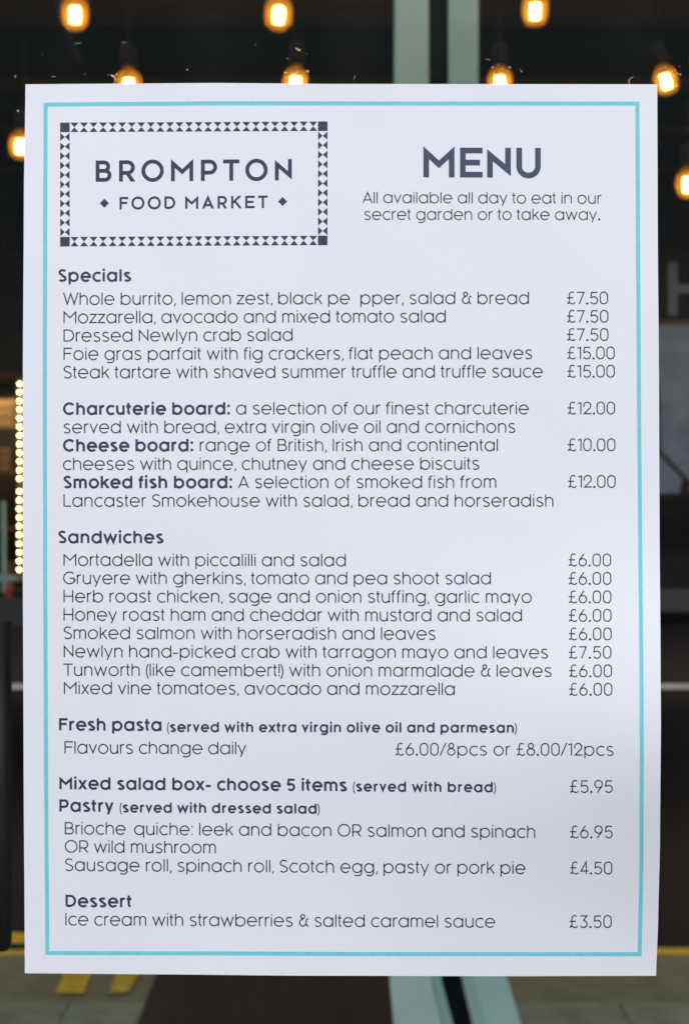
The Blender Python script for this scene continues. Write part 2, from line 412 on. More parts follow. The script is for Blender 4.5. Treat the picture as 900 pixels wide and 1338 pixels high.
q = MB(); q.box(-.88, -.70, -0.05, -0.006, 0.30, 0.36, .01); q.build('indicator', M['orange'], bus)
for x in (-1.2, 1.15):
    q = MB(); q.prism([(0.75 + .5 * math.cos(a * PI / 12), .5 + .5 * math.sin(a * PI / 12)) for a in range(24)], x - .14, x + .14, 'x'); wh = q.build('wheel', M['rubber'], bus)
    q = MB(); q.prism([(0.75 + .25 * math.cos(a * PI / 12), .5 + .25 * math.sin(a * PI / 12)) for a in range(24)], x - .16, x + .16, 'x'); q.build('rim', M['bus_grey'], wh)

# ------------------------------------------------------------------ teal post with splayed foot, under the ceiling behind the menu
PD = 3.70
def px_(px): return (px - 450) * K * PD
def pz_(py): return EYE - (py - 669) * K * PD
post = empty('steel_post', (px_(568), PD - DIST, 0.007)); tag(post, 'pale teal twin steel post standing behind the glass above and below the menu', 'post')
qx = post.location.x; qz = 0.007
def pp(px, py): return (px_(px) - qx, pz_(py) - qz)
foot = 669 + (EYE - 0.007) / (K * PD)
def sl(y, x0, s): return x0 + s * (y - 1275)
q = MB(); q.prism([pp(516, -160), pp(558, -160), pp(559, 900), pp(562, 1275), pp(sl(foot, 562, .25), foot), pp(sl(foot, 508.5, .09), foot), pp(508.5, 1275), pp(513, 900)], -0.055, 0.055)
o = q.build('left_upright', M['teal_steel'], post)
q = MB(); q.prism([pp(584, -160), pp(622, -160), pp(623, 1145), pp(661, 1275), pp(sl(foot, 661, .30), foot), pp(sl(foot, 602, .24), foot), pp(602, 1275), pp(585, 1145)], -0.055, 0.055)
o = q.build('right_upright', M['teal_steel_tilt'], post)
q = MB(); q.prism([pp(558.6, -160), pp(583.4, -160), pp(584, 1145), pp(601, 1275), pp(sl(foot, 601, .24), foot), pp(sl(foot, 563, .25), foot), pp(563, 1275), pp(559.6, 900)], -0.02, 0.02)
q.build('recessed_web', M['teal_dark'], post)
q = MB(); q.prism([pp(552, 900), pp(558.5, 900), pp(575, 1275), pp(sl(foot, 575, .27), foot), pp(sl(foot, 563, .25), foot), pp(563, 1275)], -0.045, -0.022)  # flat strip, its darker colour carries the shade of an angled facet
q.build('shaded_facet', M['teal_steel_shaded'], post)
q = MB(); q.prism([pp(584.5, 1146), pp(590, 1146), pp(617, 1275), pp(sl(foot, 617, .27), foot), pp(sl(foot, 602.5, .24), foot), pp(602.5, 1275)], -0.062, -0.0552)
q.build('shaded_facet', M['teal_steel_shaded'], post)
for x, z in ((px_(537), pz_(-120)), (px_(603), pz_(-120))):
    q = MB(); q.tube([(x - qx, -.066, z - qz), (x - qx, -.054, z - qz)], .009, 8); q.build('bolt', M['black'], post)

# black hanging handle at the left edge
HD = 1.25
hp = W(2, 700, HD)
han = empty('pull_bar', (hp.x, hp.y, W(0, 1250, HD).z)); tag(han, 'black rounded vertical pull bar at the left edge beside the menu', 'pull bar')
topz = W(0, 812, HD).z - han.location.z
def bar(cx, r, z0, yy, ztop):
    q = MB(); pts = [(cx, yy, z0), (cx, yy, z0 + r * .12), (cx, yy, z0 + r * .45), (cx, yy, z0 + r)] + [(cx, yy, ztop)]
    q.tube(pts, [r * .35, r * .75, r * .95, r, r], 20); return q
q = bar(-0.0005, 0.0085, 0.004, 0, topz); q.build('grip', M['black'], han, True)
q = bar(-0.0115, 0.0105, -0.006, -.03, topz); q.build('rear_grip', M['rubber'], han, True)
q = MB(); q.tube([(-.012, -.03, topz - .02), (-.09, -.03, topz - .02)], .006, 10); q.build('bracket', M['black'], han)
q = MB(); q.box(-.13, -.09, -.045, -.015, -han.location.z + .001, 1.95, .003); q.build('stile', M['black'], han)

# ------------------------------------------------------------------ filament bulbs
def make_bulb():
    root = empty('pendant_bulb', (0, 0, 0))
    prof = [(0, -.036), (.010, -.0345), (.019, -.030), (.0265, -.022), (.0305, -.010), (.031, .001), (.0308, .013), (.029, .022), (.0245, .030), (.018, .036), (.0155, .040), (.0145, .050)]
    q = MB(); q.lathe(prof, 28); e = q.build('bulb_glass', M['amber'], root, True)
    q = MB()
    for k in range(10):
        a = k * PI / 2 + .4; r = .0040
        if k > 3: a = k * PI / 3; r = .0095
        q.tube([(r * math.cos(a), r * math.sin(a), -.017), (r * 1.2 * math.cos(a + .3), r * 1.2 * math.sin(a + .3), .0), (r * math.cos(a), r * math.sin(a), .017)], .0011, 6)
    q.build('filament', M['filament'], root)
    q = MB(); q.lathe([(.003, .018), (.003, .045), (.008, .050)], 10); q.build('stem', M['brass'], root, True)
    q = MB(); q.lathe([(0, .046), (.0165, .046), (.0175, .050), (.0175, .088), (.014, .094), (.004, .098), (0, .098)], 20); q.build('socket', M['rubber'], root, True)
    return root
bulb0 = None
cords = bpy.data.meshes
spots = [(98, 19, 3.5, 0, 'filament bulb at the top left with its lower end just inside the picture'),
         (364, 19, 3.45, 4, 'filament bulb at the top centre directly above the logo'),
         (699, 14, 3.6, -8, 'filament bulb at the top right between the teal post and the corner'),
         (168, 113, 3.6, 0, 'half hidden filament bulb above the logo, left of the two behind the top edge'),
         (386, 110, 3.7, 3, 'half hidden filament bulb behind the top edge just left of the teal post'),
         (653, 109, 3.8, 0, 'half hidden filament bulb behind the top edge just right of the teal post'),
         (870, 106, 4.0, -14, 'tilted filament bulb at the upper right corner of the menu'),
         (27, 191, 4.1, 3, 'filament bulb peeping out left of the menu sheet'),
         (899, 241, 3.9, 0, 'filament bulb cut by the right edge of the picture')]
for i, (px, py, d, tilt, lab) in enumerate(spots):
    if bulb0 is None: r = bulb0 = make_bulb()
    else:
        r = bulb0.copy(); COL.objects.link(r)
        for ch in bulb0.children:
            if ch.name.startswith('cord'): continue
            c = ch.copy(); COL.objects.link(c); c.parent = r
    p = W(px, py, d); r.location = p; r.rotation_euler = (math.radians(random.uniform(-3, 3)), math.radians(tilt), math.radians(random.uniform(0, 90)))
    tag(r, lab, 'light bulb', 'filament bulbs hanging under the ceiling')
bpy.context.view_layer.update()
for i, r in enumerate([o for o in COL.objects if o.name.startswith('pendant_bulb')]):
    inv = r.matrix_world.inverted()
    a = r.matrix_world @ Vector((0, 0, .097)); top = Vector((a.x + random.uniform(-.05, .05), a.y + random.uniform(-.05, .05), CZ - .003))
    mid = a.lerp(top, .5) + Vector((random.uniform(-.02, .02), 0, 0))
    pts = []
    for k in range(9):
        t = k / 8; pts.append(inv @ ((1-t)**2 * a + 2*t*(1-t) * mid + t*t * top))
    q = MB(); q.tube(pts, .0032, 6); q.build('cord', M['rubber'], r)
# slack cables looping between the ceiling roses
for lab, pa, pb, sag in (('slack dark cable looping down at the top left corner', (18, -40), (108, 84), .10),
                         ('slack dark cable hanging between the two left bulbs', (172, -60), (238, -60), .42),
                         ('slack dark cable hanging near the top centre bulb', (392, -60), (420, -60), .22)):
    a, b_ = W(*pa, 3.9), W(*pb, 3.9)
    a.z = CZ - .003
    if pb[1] < 0: b_.z = CZ - .003
    pts = [a.lerp(b_, k / 16) - Vector((0, 0, 4 * sag * (k / 16) * (1 - k / 16))) for k in range(17)]
    q = MB(); q.tube(pts, .0065, 8); tag(q.build('slack_cable', M['rubber'], None, True), lab, 'cable')

# ------------------------------------------------------------------ shopfront glass and frame
win = empty('shop_window', (0, 0.006, 0)); tag(win, 'large clear shop window pane behind the menu sheet', 'window')
q = MB(); q.box(-1.5, 1.5, 0.0, 0.008, 0.25, 3.0); q.build('pane', M['pane'], win)
for x in (-1.55, 1.55):
    q = MB(); q.box(x - .05, x + .05, -.035, .045, 0.009, 3.09, .004); q.build('frame_post', M['frame'], win)
q = MB(); q.box(-1.498, 1.498, -.035, .045, 3.001, 3.09, .004); q.build('head_rail', M['frame'], win)
q = MB(); q.box(-1.498, 1.498, -.035, .045, 0.009, 0.248, .004); q.build('stall_riser', M['frame'], win)
# dirt flecks on the glass just above the sheet, backlit amber glint in their colour
q = bmesh.new()
def fleck(px, py, r, ang=None, asp=1.0):
    c = Vector(((px - 450) * PX, 0.0057, EYE - (py - 669) * PX)); n = random.randint(5, 7); ang = random.uniform(0, PI) if ang is None else ang
    top = q.verts.new(c + Vector((0, -r * PX * .35, 0))); ring = []
    for k in range(n):
        a = 2 * PI * k / n; rr = r * PX * random.uniform(.6, 1.2)
        u, v = rr * math.cos(a) * asp, rr * math.sin(a)
        ring.append(q.verts.new(c + Vector((u * math.cos(ang) - v * math.sin(ang), 0.0002, u * math.sin(ang) + v * math.cos(ang)))))
    for k in range(n): q.faces.new((top, ring[k], ring[(k + 1) % n]))
    q.faces.new(ring[::-1])
fl = [(372, 90, 1.0), (375, 90, .7), (381, 90, .9), (385, 91, 1.1), (388, 89, .8), (401, 88, 1.3), (390, 60, 1.5), (387, 58, .9), (243, 86, .8), (333, 53, .5),
      (150, 92, 1.0), (145, 95, 1.4), (148, 99, 1.0), (143, 93, .9), (139, 93, .6), (147, 104, .8), (108, 92, .5), (16, 94, .6), (20, 140, 1.2),
      (645, 83, .9), (652, 79, .5), (640, 73, .6), (658, 85, .7), (667, 83, 1.1), (660, 92, .7), (655, 89, .7), (648, 88, .5), (637, 72, .6),
      (683, 88, .9), (681, 85, .5), (872, 82, 1.0), (868, 84, .7), (875, 88, .6), (881, 88, 1.0), (885, 87, .7), (888, 91, .8), (892, 92, .8), (891, 81, .6), (876, 96, .9), (887, 107, 1.2), (886, 104, .6),
      (823, 104, .5), (520, 80, .7), (523, 74, .5), (594, 68, .5), (594, 85, .6), (538, 88, .5), (559, 84, .6), (620, 81, .9), (565, 88, .4), (518, 52, .4), (375, 71, .6), (400, 65, .5), (52, 66, .4)]
for f in fl: fleck(f[0], f[1], f[2] * 1.55)
for px, py, L in ((100, 51, 5), (160, 50, 4), (67, 95, 4), (826, 98, 6), (825, 102, 5), (17, 95, 3), (148, 97, 4), (463, 97, 4)):
    fleck(px, py, .5, random.uniform(.5, 1.6) if px in (826, 825, 17, 148, 463) else .05, L * 2.2)
for k in range(60): fleck(random.uniform(100, 890), 91 + random.gauss(0, 3.5), random.uniform(.15, .4))
me = bpy.data.meshes.new('glinting_dirt'); q.to_mesh(me); q.free()
o = link('glinting_dirt', me, mat('dirt', (0.75, 0.52, 0.24), .8, .3, 3000.0)); tag(o, 'fine dirt specks on the glass above the sheet, coloured with amber bulb glints', kind='stuff')

# ------------------------------------------------------------------ the menu sheet
def interp(tab, t):
    if t <= tab[0][0]: return tab[0][1]
    for (a, va), (b2, vb) in zip(tab, tab[1:]):
        if t <= b2:
            s = (t - a) / (b2 - a); s = s * s * (3 - 2 * s) * .5 + s * .5
            return va + (vb - va) * s
    return tab[-1][1]
L_X = [(109, 33.2), (250, 31.2), (500, 29.8), (740, 29.8), (1000, 30.8), (1274, 32.4)]
R_X = [(109, 858.6), (300, 859.2), (500, 860.8), (700, 861.6), (860, 862.9), (950, 863.3), (1100, 862.1), (1200, 859.8), (1276, 857.0)]
T_Y = [(33, 109.4), (150, 108.6), (280, 107.7), (430, 108.9), (650, 109.2), (859, 109.4)]
B_Y = [(33, 1272.4), (200, 1273.8), (400, 1275.6), (650, 1276.3), (857, 1275.8)]
def bulge(px, py):
    u = (px - 33) / 826; v = (py - 109) / 1166
    u = min(1, max(0, u)); v = min(1, max(0, v))
    return 0.0012 + 0.0065 * math.sin(PI * v) ** 1.15 + 0.0006 * math.sin(PI * v) * math.sin(2.2 * PI * u + .6) \
        + 0.0250 * max(0, u - .30) ** 1.5 * (math.exp(-((v - .74) / .17) ** 2) - .10 * v) + 0.0005 * math.sin(PI * u) * math.cos(PI * v * 3) \
        + 0.00022 * math.sin(17 * u + 5 * v + .4) * math.sin(11 * v - 6 * u) + 0.00010 * math.sin(31 * u - 13 * v) * math.sin(23 * v + 9 * u)
def on_sheet(px, py, lift=0.0):
    z = bulge(px, py) + lift; f = (DIST - z) / DIST
    return Vector(((px - 450) * PX * f, -z, EYE - (py - 669) * PX * f))
NX, NY = 80, 110
def sheet_pt(u, v):
    px = 33 + 826 * u; py = 109 + 1166 * v
    top, bot = interp(T_Y, px), interp(B_Y, px); y = top + (bot - top) * v
    l, r_ = interp(L_X, py), interp(R_X, py); x = l + (r_ - l) * u
    return x, y
vs, fs = [], []
for j in range(NY + 1):
    for i in range(NX + 1):
        vs.append(on_sheet(*sheet_pt(i / NX, j / NY)))
nfront = len(vs)
for j in range(NY + 1):
    for i in range(NX + 1):
        p = on_sheet(*sheet_pt(i / NX, j / NY), -0.00022); vs.append(p)
row = NX + 1
for j in range(NY):
    for i in range(NX):
        a = j * row + i
        fs.append((a, a + row, a + row + 1, a + 1)); c = a + nfront; fs.append((c, c + 1, c + row + 1, c + row))
def side(a, b2):
    k0 = len(vs); vs.extend([vs[a], vs[b2], vs[b2 + nfront], vs[a + nfront]]); fs.append((k0, k0 + 1, k0 + 2, k0 + 3))
for i in range(NX): side(i, i + 1); side(NY * row + i + 1, NY * row + i)
for j in range(NY): side((j + 1) * row, j * row); side(j * row + NX, (j + 1) * row + NX)
me = bpy.data.meshes.new('menu_sheet'); me.from_pydata(vs, [], fs)
for k, p in enumerate(me.polygons): p.use_smooth = k < 2 * NX * NY
sheet_o = link('menu_sheet', me, M['paper'])
tag(sheet_o, 'large white printed menu sheet with turquoise border on the shop window', 'menu')

# ------------------------------------------------------------------ lettering: a geometric sans drawn as strokes
C, X, RT = 16.0, 12.3, 6.65      # cap height, x-height, outer radius of round letters
def arc(cx, cy_, rx, ry, a0, a1, n=None):
    n = n or max(4, int(abs(a1 - a0) / 9))
    return [(cx + rx * math.cos(math.radians(a0 + (a1 - a0) * i / n)), cy_ + ry * math.sin(math.radians(a0 + (a1 - a0) * i / n))) for i in range(n + 1)]
def glyph(ch, w):
    """(strokes, left edge to right edge width, left bearing, right bearing); a stroke is (points, closed, flat cut)"""
    h = w / 2; fat = 2.2 < w; RT = 6.85 if fat else 6.65; R = RT - h; cyo = 6.15; ww0 = 2 * RT - .1; ST, RB = 1.27, 0.93
    def circ(cx): return (arc(cx, cyo, R, R, 0, 360, 44)[:-1], True, False)
    def stem(x, a, b): return ([(x, a), (x, b)], False, False)
    def dot(x, y, r=None):
        r = r or max(.85, w * .58); return (arc(x, y, r / 2, r / 2, 0, 360, 14)[:-1], True, False, r * .998)
    if ch == ' ': return [], 5.85, 0, 0
    if ch == 'a': return [circ(RT), stem(ww0 - h, 0, X)], ww0, RB, ST
    if ch == 'b': return [circ(ww0 - RT), stem(h, 0, C)], ww0, ST, RB
    if ch == 'd': return [circ(RT), stem(ww0 - h, 0, C)], ww0, RB, ST
    if ch == 'p': return [circ(ww0 - RT), stem(h, -3.8, X)], ww0, ST, RB
    if ch == 'q': return [circ(RT), stem(ww0 - h, -3.8, X)], ww0, RB, ST
    if ch == 'g':
        x = ww0 - h; r = 4.6
        return [circ(RT), ([(x, X), (x, .2)] + arc(x - r, .2, r, 4.4 - h * .6, 0, -90, 9)[1:] + arc(x - r, .2, 7.2, 4.4 - h * .6, -90, -128, 5)[1:], False, False)], ww0, RB, ST
    if ch == 'c': return [(arc(RT, cyo, R, R, 48, 312), False, False)], 11.0, RB, .8
    if ch == 'e': return [([(w * .6, cyo), (RT + R, cyo)] + arc(RT, cyo, R, R, 0, 318, 36)[1:], False, False)], 13.3, RB, RB
    if ch == 'o': return [circ(RT)], 13.3, RB, RB
    if ch in 'nh':
        wd = 11.5 if fat else 10.75; r = (wd - w) / 2; yy = 12.8 - h - r
        return [stem(h, 0, X if ch == 'n' else C), ([(wd - h, 0)] + arc(wd / 2, yy, r, r, 0, 180, 20) + [(h, yy - .6)], False, False)], wd, ST, ST
    if ch == 'u':
        wd = 11.4 if fat else 10.75; r = (wd - w) / 2; yy = -.5 + h + r
        return [stem(wd - h, 0, X), ([(h, X)] + arc(wd / 2, yy, r, r, 180, 360, 20) + [(wd - h, yy + .6)], False, False)], wd, ST, ST
    if ch == 'm':
        wd = 16.3 if w < 2 else 17.4; r = (wd - w) / 4; yy = 12.8 - h - r
        s = [stem(h, 0, X)]
        for k in (0, 1):
            cx = h + r + 2 * r * k; s.append(([(cx + r, 0)] + arc(cx, yy, r, r, 0, 180, 16) + [(cx - r, yy - .5)], False, False))
        return s, wd, ST, ST
    if ch == 'r':
        r = (4.9 if fat else 4.7) - h * .3; yy = 12.8 - h - r
        return [stem(h, 0, X), (arc(h + r, yy, r, r, 180, 84, 10), False, False)], (7.3 if fat else 5.95), ST, .55
    if ch == 's':
        rx, ry = (4.9 if fat else 4.55) - h, 3.45 - h * .98
        up = arc(5.2, 12.8 - h - ry, rx, ry, 34, 248 if fat else 256, 18); lo = arc(4.9 + .2 * fat, -.5 + h + ry + .1, rx + .15, ry + .1, 68 if fat else 76, -150, 18)
        return [(up + lo, False, False)], 9.8, .85, .85
    if ch == 't':
        x = 1.35 + h; r = 2.3
        return [([(x, 15.4), (x, -.1 + h + r)] + arc(x + r, -.1 + h + r, r, r, 180, 272, 7)[1:], False, False), ([(0, X - h), (6.4 if fat else 4.8, X - h)], False, False)], 6.6 if fat else 5.0, .45, .8
    if ch == 'f':
        x = 1.2 + h; r = 3.5 - h * .5
        return [([(x, 0), (x, 16.3 - h - r)] + arc(x + r, 16.3 - h - r, r, r, 180, 80, 9)[1:], False, False), ([(0, X - h), (6.2 if fat else 4.6, X - h)], False, False)], 6.6 if fat else 5.8, .5, .45
    if ch == 'i': return [stem(h, 0, X), dot(h, 15.4)], w, ST, ST
    if ch == 'l': return [stem(h, 0, C)], w, ST, ST
    if ch == 'k': kk = 1.1 if fat else 0; return [stem(h, 0, C), ([(h, 4.6), (9.2 + kk - h * .4, X)], False, True), ([(3.6 + h * .4, 7.6), (9.6 + kk - h * .4, 0)], False, True)], 9.7 + kk, ST, .6
    if ch == 'v': return [([(h * .9, X), (5.45, -.2 + h * 1.5), (10.9 - h * .9, X)], False, True)], 10.9, .55, .55
    if ch == 'x': xw = 11.6 if fat else 10.1; return [([(h, X), (xw - h, 0)], False, True), ([(h, 0), (xw - h, X)], False, True)], xw, .5, .5
    if ch == 'w' and fat: return [([(h * .9, X), (5.1, h * 1.2 - .2), (9.1, X - h * 1.3), (13.1, h * 1.2 - .2), (18.2 - h * .9, X)], False, True)], 18.2, .5, .5
    if ch == 'w': return [([(h * .9, X), (4.75, h * 1.4 - .2), (8.6, X - h * 1.6), (12.45, h * 1.4 - .2), (17.2 - h * .9, X)], False, True)], 17.2, .65, .65
    if ch == 'y': return [([(h * .9, X), (5.75, .6)], False, True), ([(11.2 - h * .9, X), (4.1, -3.5)], False, True)], 11.2, .5, .8
    if ch == 'z': return [([(.3, X - h), (9.3 - h * .4, X - h), (.5 + h * .4, h), (9.7, h)], False, False)], 9.7, .55, .6
    # capitals
    def bowl(x0, y0, y1, wd):
        r = (y1 - y0) / 2; return [(x0, y0), (wd - r, y0)] + arc(wd - r, (y0 + y1) / 2, r, r, -90, 90, 18)[1:-1] + [(wd - r, y1), (x0, y1)]
    if ch == 'A': 
        wd = 13.9 + h * .6; return [([(h * .9, 0), (wd / 2, C - h * 1.3), (wd - h * .9, 0)], False, True), ([(wd * .2, 4.4), (wd * .8, 4.4)], False, False)], wd, .4, .4
    if ch == 'B':
        return [stem(h, 0, C), (bowl(h, 8.2, C - h, 10.9 - h), False, False), (bowl(h, h, 8.2, 11.9 - h), False, False)], 11.9 + h * .25, ST, .8
    if ch == 'P': return [stem(h, 0, C), (bowl(h, 4.8 + h, C - h, 12.2 - h), False, False)], 12.4, ST, .7
    if ch == 'R': return [stem(h, 0, C), (bowl(h, 5.6 + h * .6, C - h, 11.9 - h), False, False), ([(6.2, 5.6 + h * .6), (11.6 - h * .8, 0)], False, True)], 12.0, ST, .7
    if ch == 'D': return [(bowl(h, h, C - h, 13.9 - h) + [(h, h)], False, False)], 13.9, ST, RB
    if ch == 'O': return [(arc(8.4, 8, 8.4 - h, 8.4 - h, 0, 360, 54)[:-1], True, False)], 16.8, RB, RB
    if ch == 'C': return [(arc(8.4, 8, 8.4 - h, 8.4 - h, 42, 318, 40), False, False)], 15.0, RB, .9
    if ch == 'G': return [(arc(8.4, 8, 8.4 - h, 8.4 - h, 45, 345, 42)[:-1] + [(15.2 - h, 5.0), (15.2 - h, 7.6), (8.6, 7.6)], False, False)], 15.2, RB, ST
    if ch == 'S':
        rx, ry = 5.35 - h, 4.35 - h
        up = arc(5.7, 16.4 - h - ry, rx, ry, 30, 255, 20); lo = arc(5.5, -.4 + h + ry + .1, rx + .2, ry + .1, 75, -148, 20)
        return [(up + lo, False, False)], 11.1, .8, .8
    if ch == 'T': return [([(0, C - h), (12.2, C - h)], False, False), stem(6.1, 0, C - w)], 12.2, .4, .3
    if ch == 'I': return [stem(h, 0, C)], w, ST, ST
    if ch == 'L': return [([(h, C), (h, h), (9.9, h)], False, False)], 9.9, ST, .5
    if ch == 'F': return [([(h, 0), (h, C - h), (11.1, C - h)], False, False), ([(w, 8.4), (9.9, 8.4)], False, False)], 11.1, ST, .75
    if ch == 'E': return [([(12.1, C - h), (h, C - h), (h, h), (12.1, h)], False, False), ([(w, 8), (10.7, 8)], False, False)], 12.1, ST, .75
    if ch == 'H': return [stem(h, 0, C), stem(12.8 - h, 0, C), ([(w, 8), (12.8 - w, 8)], False, False)], 12.8, ST, ST
    if ch == 'K': return [stem(h, 0, C), ([(w * .6, 6.6), (12.2 - h * .6, C)], False, True), ([(4.6 + h * .3, 8.8), (12.9 - h * .6, 0)], False, True)], 12.9, ST, .5
    if ch == 'U': 
        wd = 13.1; r = (wd - w) / 2; return [([(h, C)] + arc(wd / 2, -.4 + h + r, r, r, 180, 360, 22) + [(wd - h, C)], False, False)], wd, ST, ST
    if ch == 'M':
        wd = 16.7; yt = C + .25 * w - 1.15 * w; vx = wd / 2; vy = 16 * .47 - h * .35
        return [([(h, 0), (h, yt), (vx, vy), (wd - h, yt), (wd - h, 0)], False, False)], wd, ST, ST
    if ch == 'N':
        wd = 12.7; th = math.atan((wd - w) / 13.5); e = h / math.tan(th / 2) - .25 * w
        return [([(h, 0), (h, C - e), (wd - h, e), (wd - h, C)], False, False)], wd, ST, ST
    if ch == 'W': return [([(h * .8, C), (5.5, h * 1.7 - .3), (10.0, C - h * 1.7), (14.5, h * 1.7 - .3), (20 - h * .8, C)], False, True)], 20.0, .3, .3
    # figures
    if ch == '0':
        wd = 11.0; r = wd / 2 - h; a, b2 = 16.5 - h - r, -.5 + h + r
        return [(arc(wd / 2, a, r, r, 0, 180, 18) + arc(wd / 2, b2, r, r, 180, 360, 18), True, False)], wd, 1.05, 1.05
    if ch == '1': return [([(.3, 14.2), (4.7 - h, C - h * 1.5)], False, False), stem(5.1 - h, 0, C)], 5.1, 1.0, 1.0
    if ch == '2': return [(arc(5.6, 11.2, 5.3 - h, 5.3 - h, 205, -42, 22) + [(1.6, h), (11, h)], False, False)], 11.0, .9, .8
    if ch == '3': return [([(1.6, C - h), (9.8, C - h), (5.6, 9.9)] + arc(5.5, 4.75, 5.3 - h, 5.3 - h, 88, -148, 20), False, False)], 10.9, .8, .9
    if ch == '4': return [([(8.7 + h, 4.0), (w, 4.0), (9.0 - h, C)] + [(9.0 - h, 0)], False, False), ([(8.5, 4.0), (11.3, 4.0)], False, False)], 11.3, .6, .6
    if ch == '5': return [([(10.2, C - h), (2.6, C - h), (1.7, 8.4)] + arc(5.6, 4.85, 5.4 - h, 5.4 - h, 128, -150, 24), False, False)], 11.0, .8, .9
    if ch == '6': return [(arc(5.6, 5.0, 5.5 - h, 5.5 - h, 0, 360, 32)[:-1], True, False), ([(1.5, 8.1), (7.0, C)], False, True)], 11.1, .8, .9
    if ch == '9': return [(arc(5.6, 11.0, 5.5 - h, 5.5 - h, 0, 360, 32)[:-1], True, False), ([(9.7, 7.9), (4.2, 0)], False, True)], 11.1, .9, .8
    if ch == '7': return [([(0.2, C - h), (10.2 - h, C - h), (3.4, 0)], False, False)], 10.6, .8, .6
    if ch == '8': return [(arc(5.55, 12.6, 4.0 - h, 3.85 - h, 0, 360, 30)[:-1], True, False), (arc(5.55, 4.6, 5.5 - h, 5.0 - h, 0, 360, 32)[:-1], True, False)], 11.1, .8, .8
    if ch == '£':
        return [(arc(6.7, 12.1, 4.2 - h, 4.4 - h, 42, 180, 12) + [(3.2, 4.5)] + arc(.6, 3.6, 2.4, 3.2, 0, -75, 6)[1:], False, False),
                ([(0, 8.2), (8.2, 8.2)], False, False), ([(.4, .5), (2.2, 1.7), (4.2, 1.5), (6.4, .3), (8.4, .1), (10.8, 1.9)], False, False)], 11.0, .8, .8
    if ch == '&':
        return [(arc(5.2, 13.0, 3.3 - h, 3.3 - h, 0, 360, 24)[:-1], True, False),
                (arc(5.4, 5.0, 5.1 - h, 5.1 - h, 118, 360, 24) + [(10.5 - h, 8.2), (11.0, 9.9), (12.7, 10.4)], False, False),
                ([(3.0, 9.4), (5.8, 9.5)], False, False), ([(10.5 - h, 3.5), (10.8, 1.2), (12.7, .5)], False, False)], 12.8, .9, .6
    if ch == '.': return [dot(.85, .8, max(1.05, w))], 1.7, 1.45, 1.45
    if ch == ',': return [([(1.9, 1.9), (1.9, .2), (1.0, -2.0)], False, False, max(1.1, w * .9))], 2.4, .6, .7
    if ch == ':': return [dot(h + .2, .9 if w < 2 else 1.6), dot(h + .2, 11.2)], max(1.7, w + .4), 1.1, 1.0
    if ch == '!': return [stem(h + .2, 4.0, C), dot(h + .2, .8, 1.1)], w + .4, 1.1, .9
    if ch == '(': return [(arc(13.0, 6.2, 13 - h * .5, 16, 144, 216, 10), False, False, min(w, 1.6))], 2.8, 1.1, .3
    if ch == ')': return [(arc(-10.2, 6.2, 13 - h * .5, 16, 36, -36, 10), False, False, min(w, 1.6))], 2.8, .3, 1.1
    if ch == '/': return [([(0.3, -.4), (7.6, 16.2)], False, True)], 7.9, .1, .1
    if ch == '-': return [([(0, 5.6), (6.6, 5.6)], False, False)], 6.6, .8, .8
    raise ValueError(ch)

def norm(x, y):
    l = math.hypot(x, y) or 1; return x / l, y / l
def ribbon(pts, w, closed, flat):
    """left and right outline of a stroke with mitred joins"""
    P = [pts[0]]
    for p in pts[1:]:
        if math.hypot(p[0] - P[-1][0], p[1] - P[-1][1]) > 1e-4: P.append(p)
    n = len(P); out = []; h = w / 2
    for i in range(n):
        if closed: a, b2, c = P[i - 1], P[i], P[(i + 1) % n]
        else: a, b2, c = P[max(i - 1, 0)], P[i], P[min(i + 1, n - 1)]
        d1 = norm(b2[0] - a[0], b2[1] - a[1]) if a != b2 else None
        d2 = norm(c[0] - b2[0], c[1] - b2[1]) if c != b2 else None
        if d1 is None or d2 is None:
            d = d1 or d2; nx, ny = -d[1] * h, d[0] * h
            L, Rr = (b2[0] + nx, b2[1] + ny), (b2[0] - nx, b2[1] - ny)
            if flat and abs(d[1]) > .3:
                tl = (b2[1] - L[1]) / d[1]; tr = (b2[1] - Rr[1]) / d[1]
                L = (L[0] + d[0] * tl, b2[1]); Rr = (Rr[0] + d[0] * tr, b2[1])
        else:
            n1 = (-d1[1], d1[0]); n2 = (-d2[1], d2[0]); mx, my = norm(n1[0] + n2[0], n1[1] + n2[1])
            k = h / max(.30, mx * n1[0] + my * n1[1])
            L, Rr = (b2[0] + mx * k, b2[1] + my * k), (b2[0] - mx * k, b2[1] - my * k)
        out.append((L, Rr))
    return out

def text_mesh(runs):
    """runs: (text, x0, x1, y0, y1, scale, stroke); x in px of the sheet, y baselines at both ends"""
    V, Fc = [], []; layer = 0
    for text, x0, x1, y0, y1, sc, w in runs:
        gl = [glyph(ch, w) for ch in text]
        nat = sum(g[1] + g[2] + g[3] for g in gl) - gl[0][2] - gl[-1][3]
        extra = ((x1 - x0) / sc - nat) / max(1, len(text) - 1)
        if abs(extra) > .5 and sc < 1.3: print('SPACING', text[:18], round(extra, 2))
        x = 0.0
        for i, (st, wd, lb, rb2) in enumerate(gl):
            if i: x += lb
            for s in st:
                ww = s[3] if len(s) > 3 else w
                rb_ = ribbon(s[0], ww, s[1], s[2]); base = len(V); layer = (layer + 1) % 5; lift = 0.00005 + layer * 0.000004
                for L, Rr in rb_:
                    for q2 in (L, Rr):
                        X_ = x0 + (x + q2[0]) * sc; t = (X_ - x0) / max(1, x1 - x0)
                        V.append(on_sheet(X_, y0 + (y1 - y0) * t - q2[1] * sc, lift))
                m_ = len(rb_)
                for k in range(m_ if s[1] else m_ - 1):
                    a = base + 2 * k; b2 = base + 2 * ((k + 1) % m_)
                    Fc.append((a, b2, b2 + 1, a + 1))
            x += wd + rb2 + extra
    return V, Fc
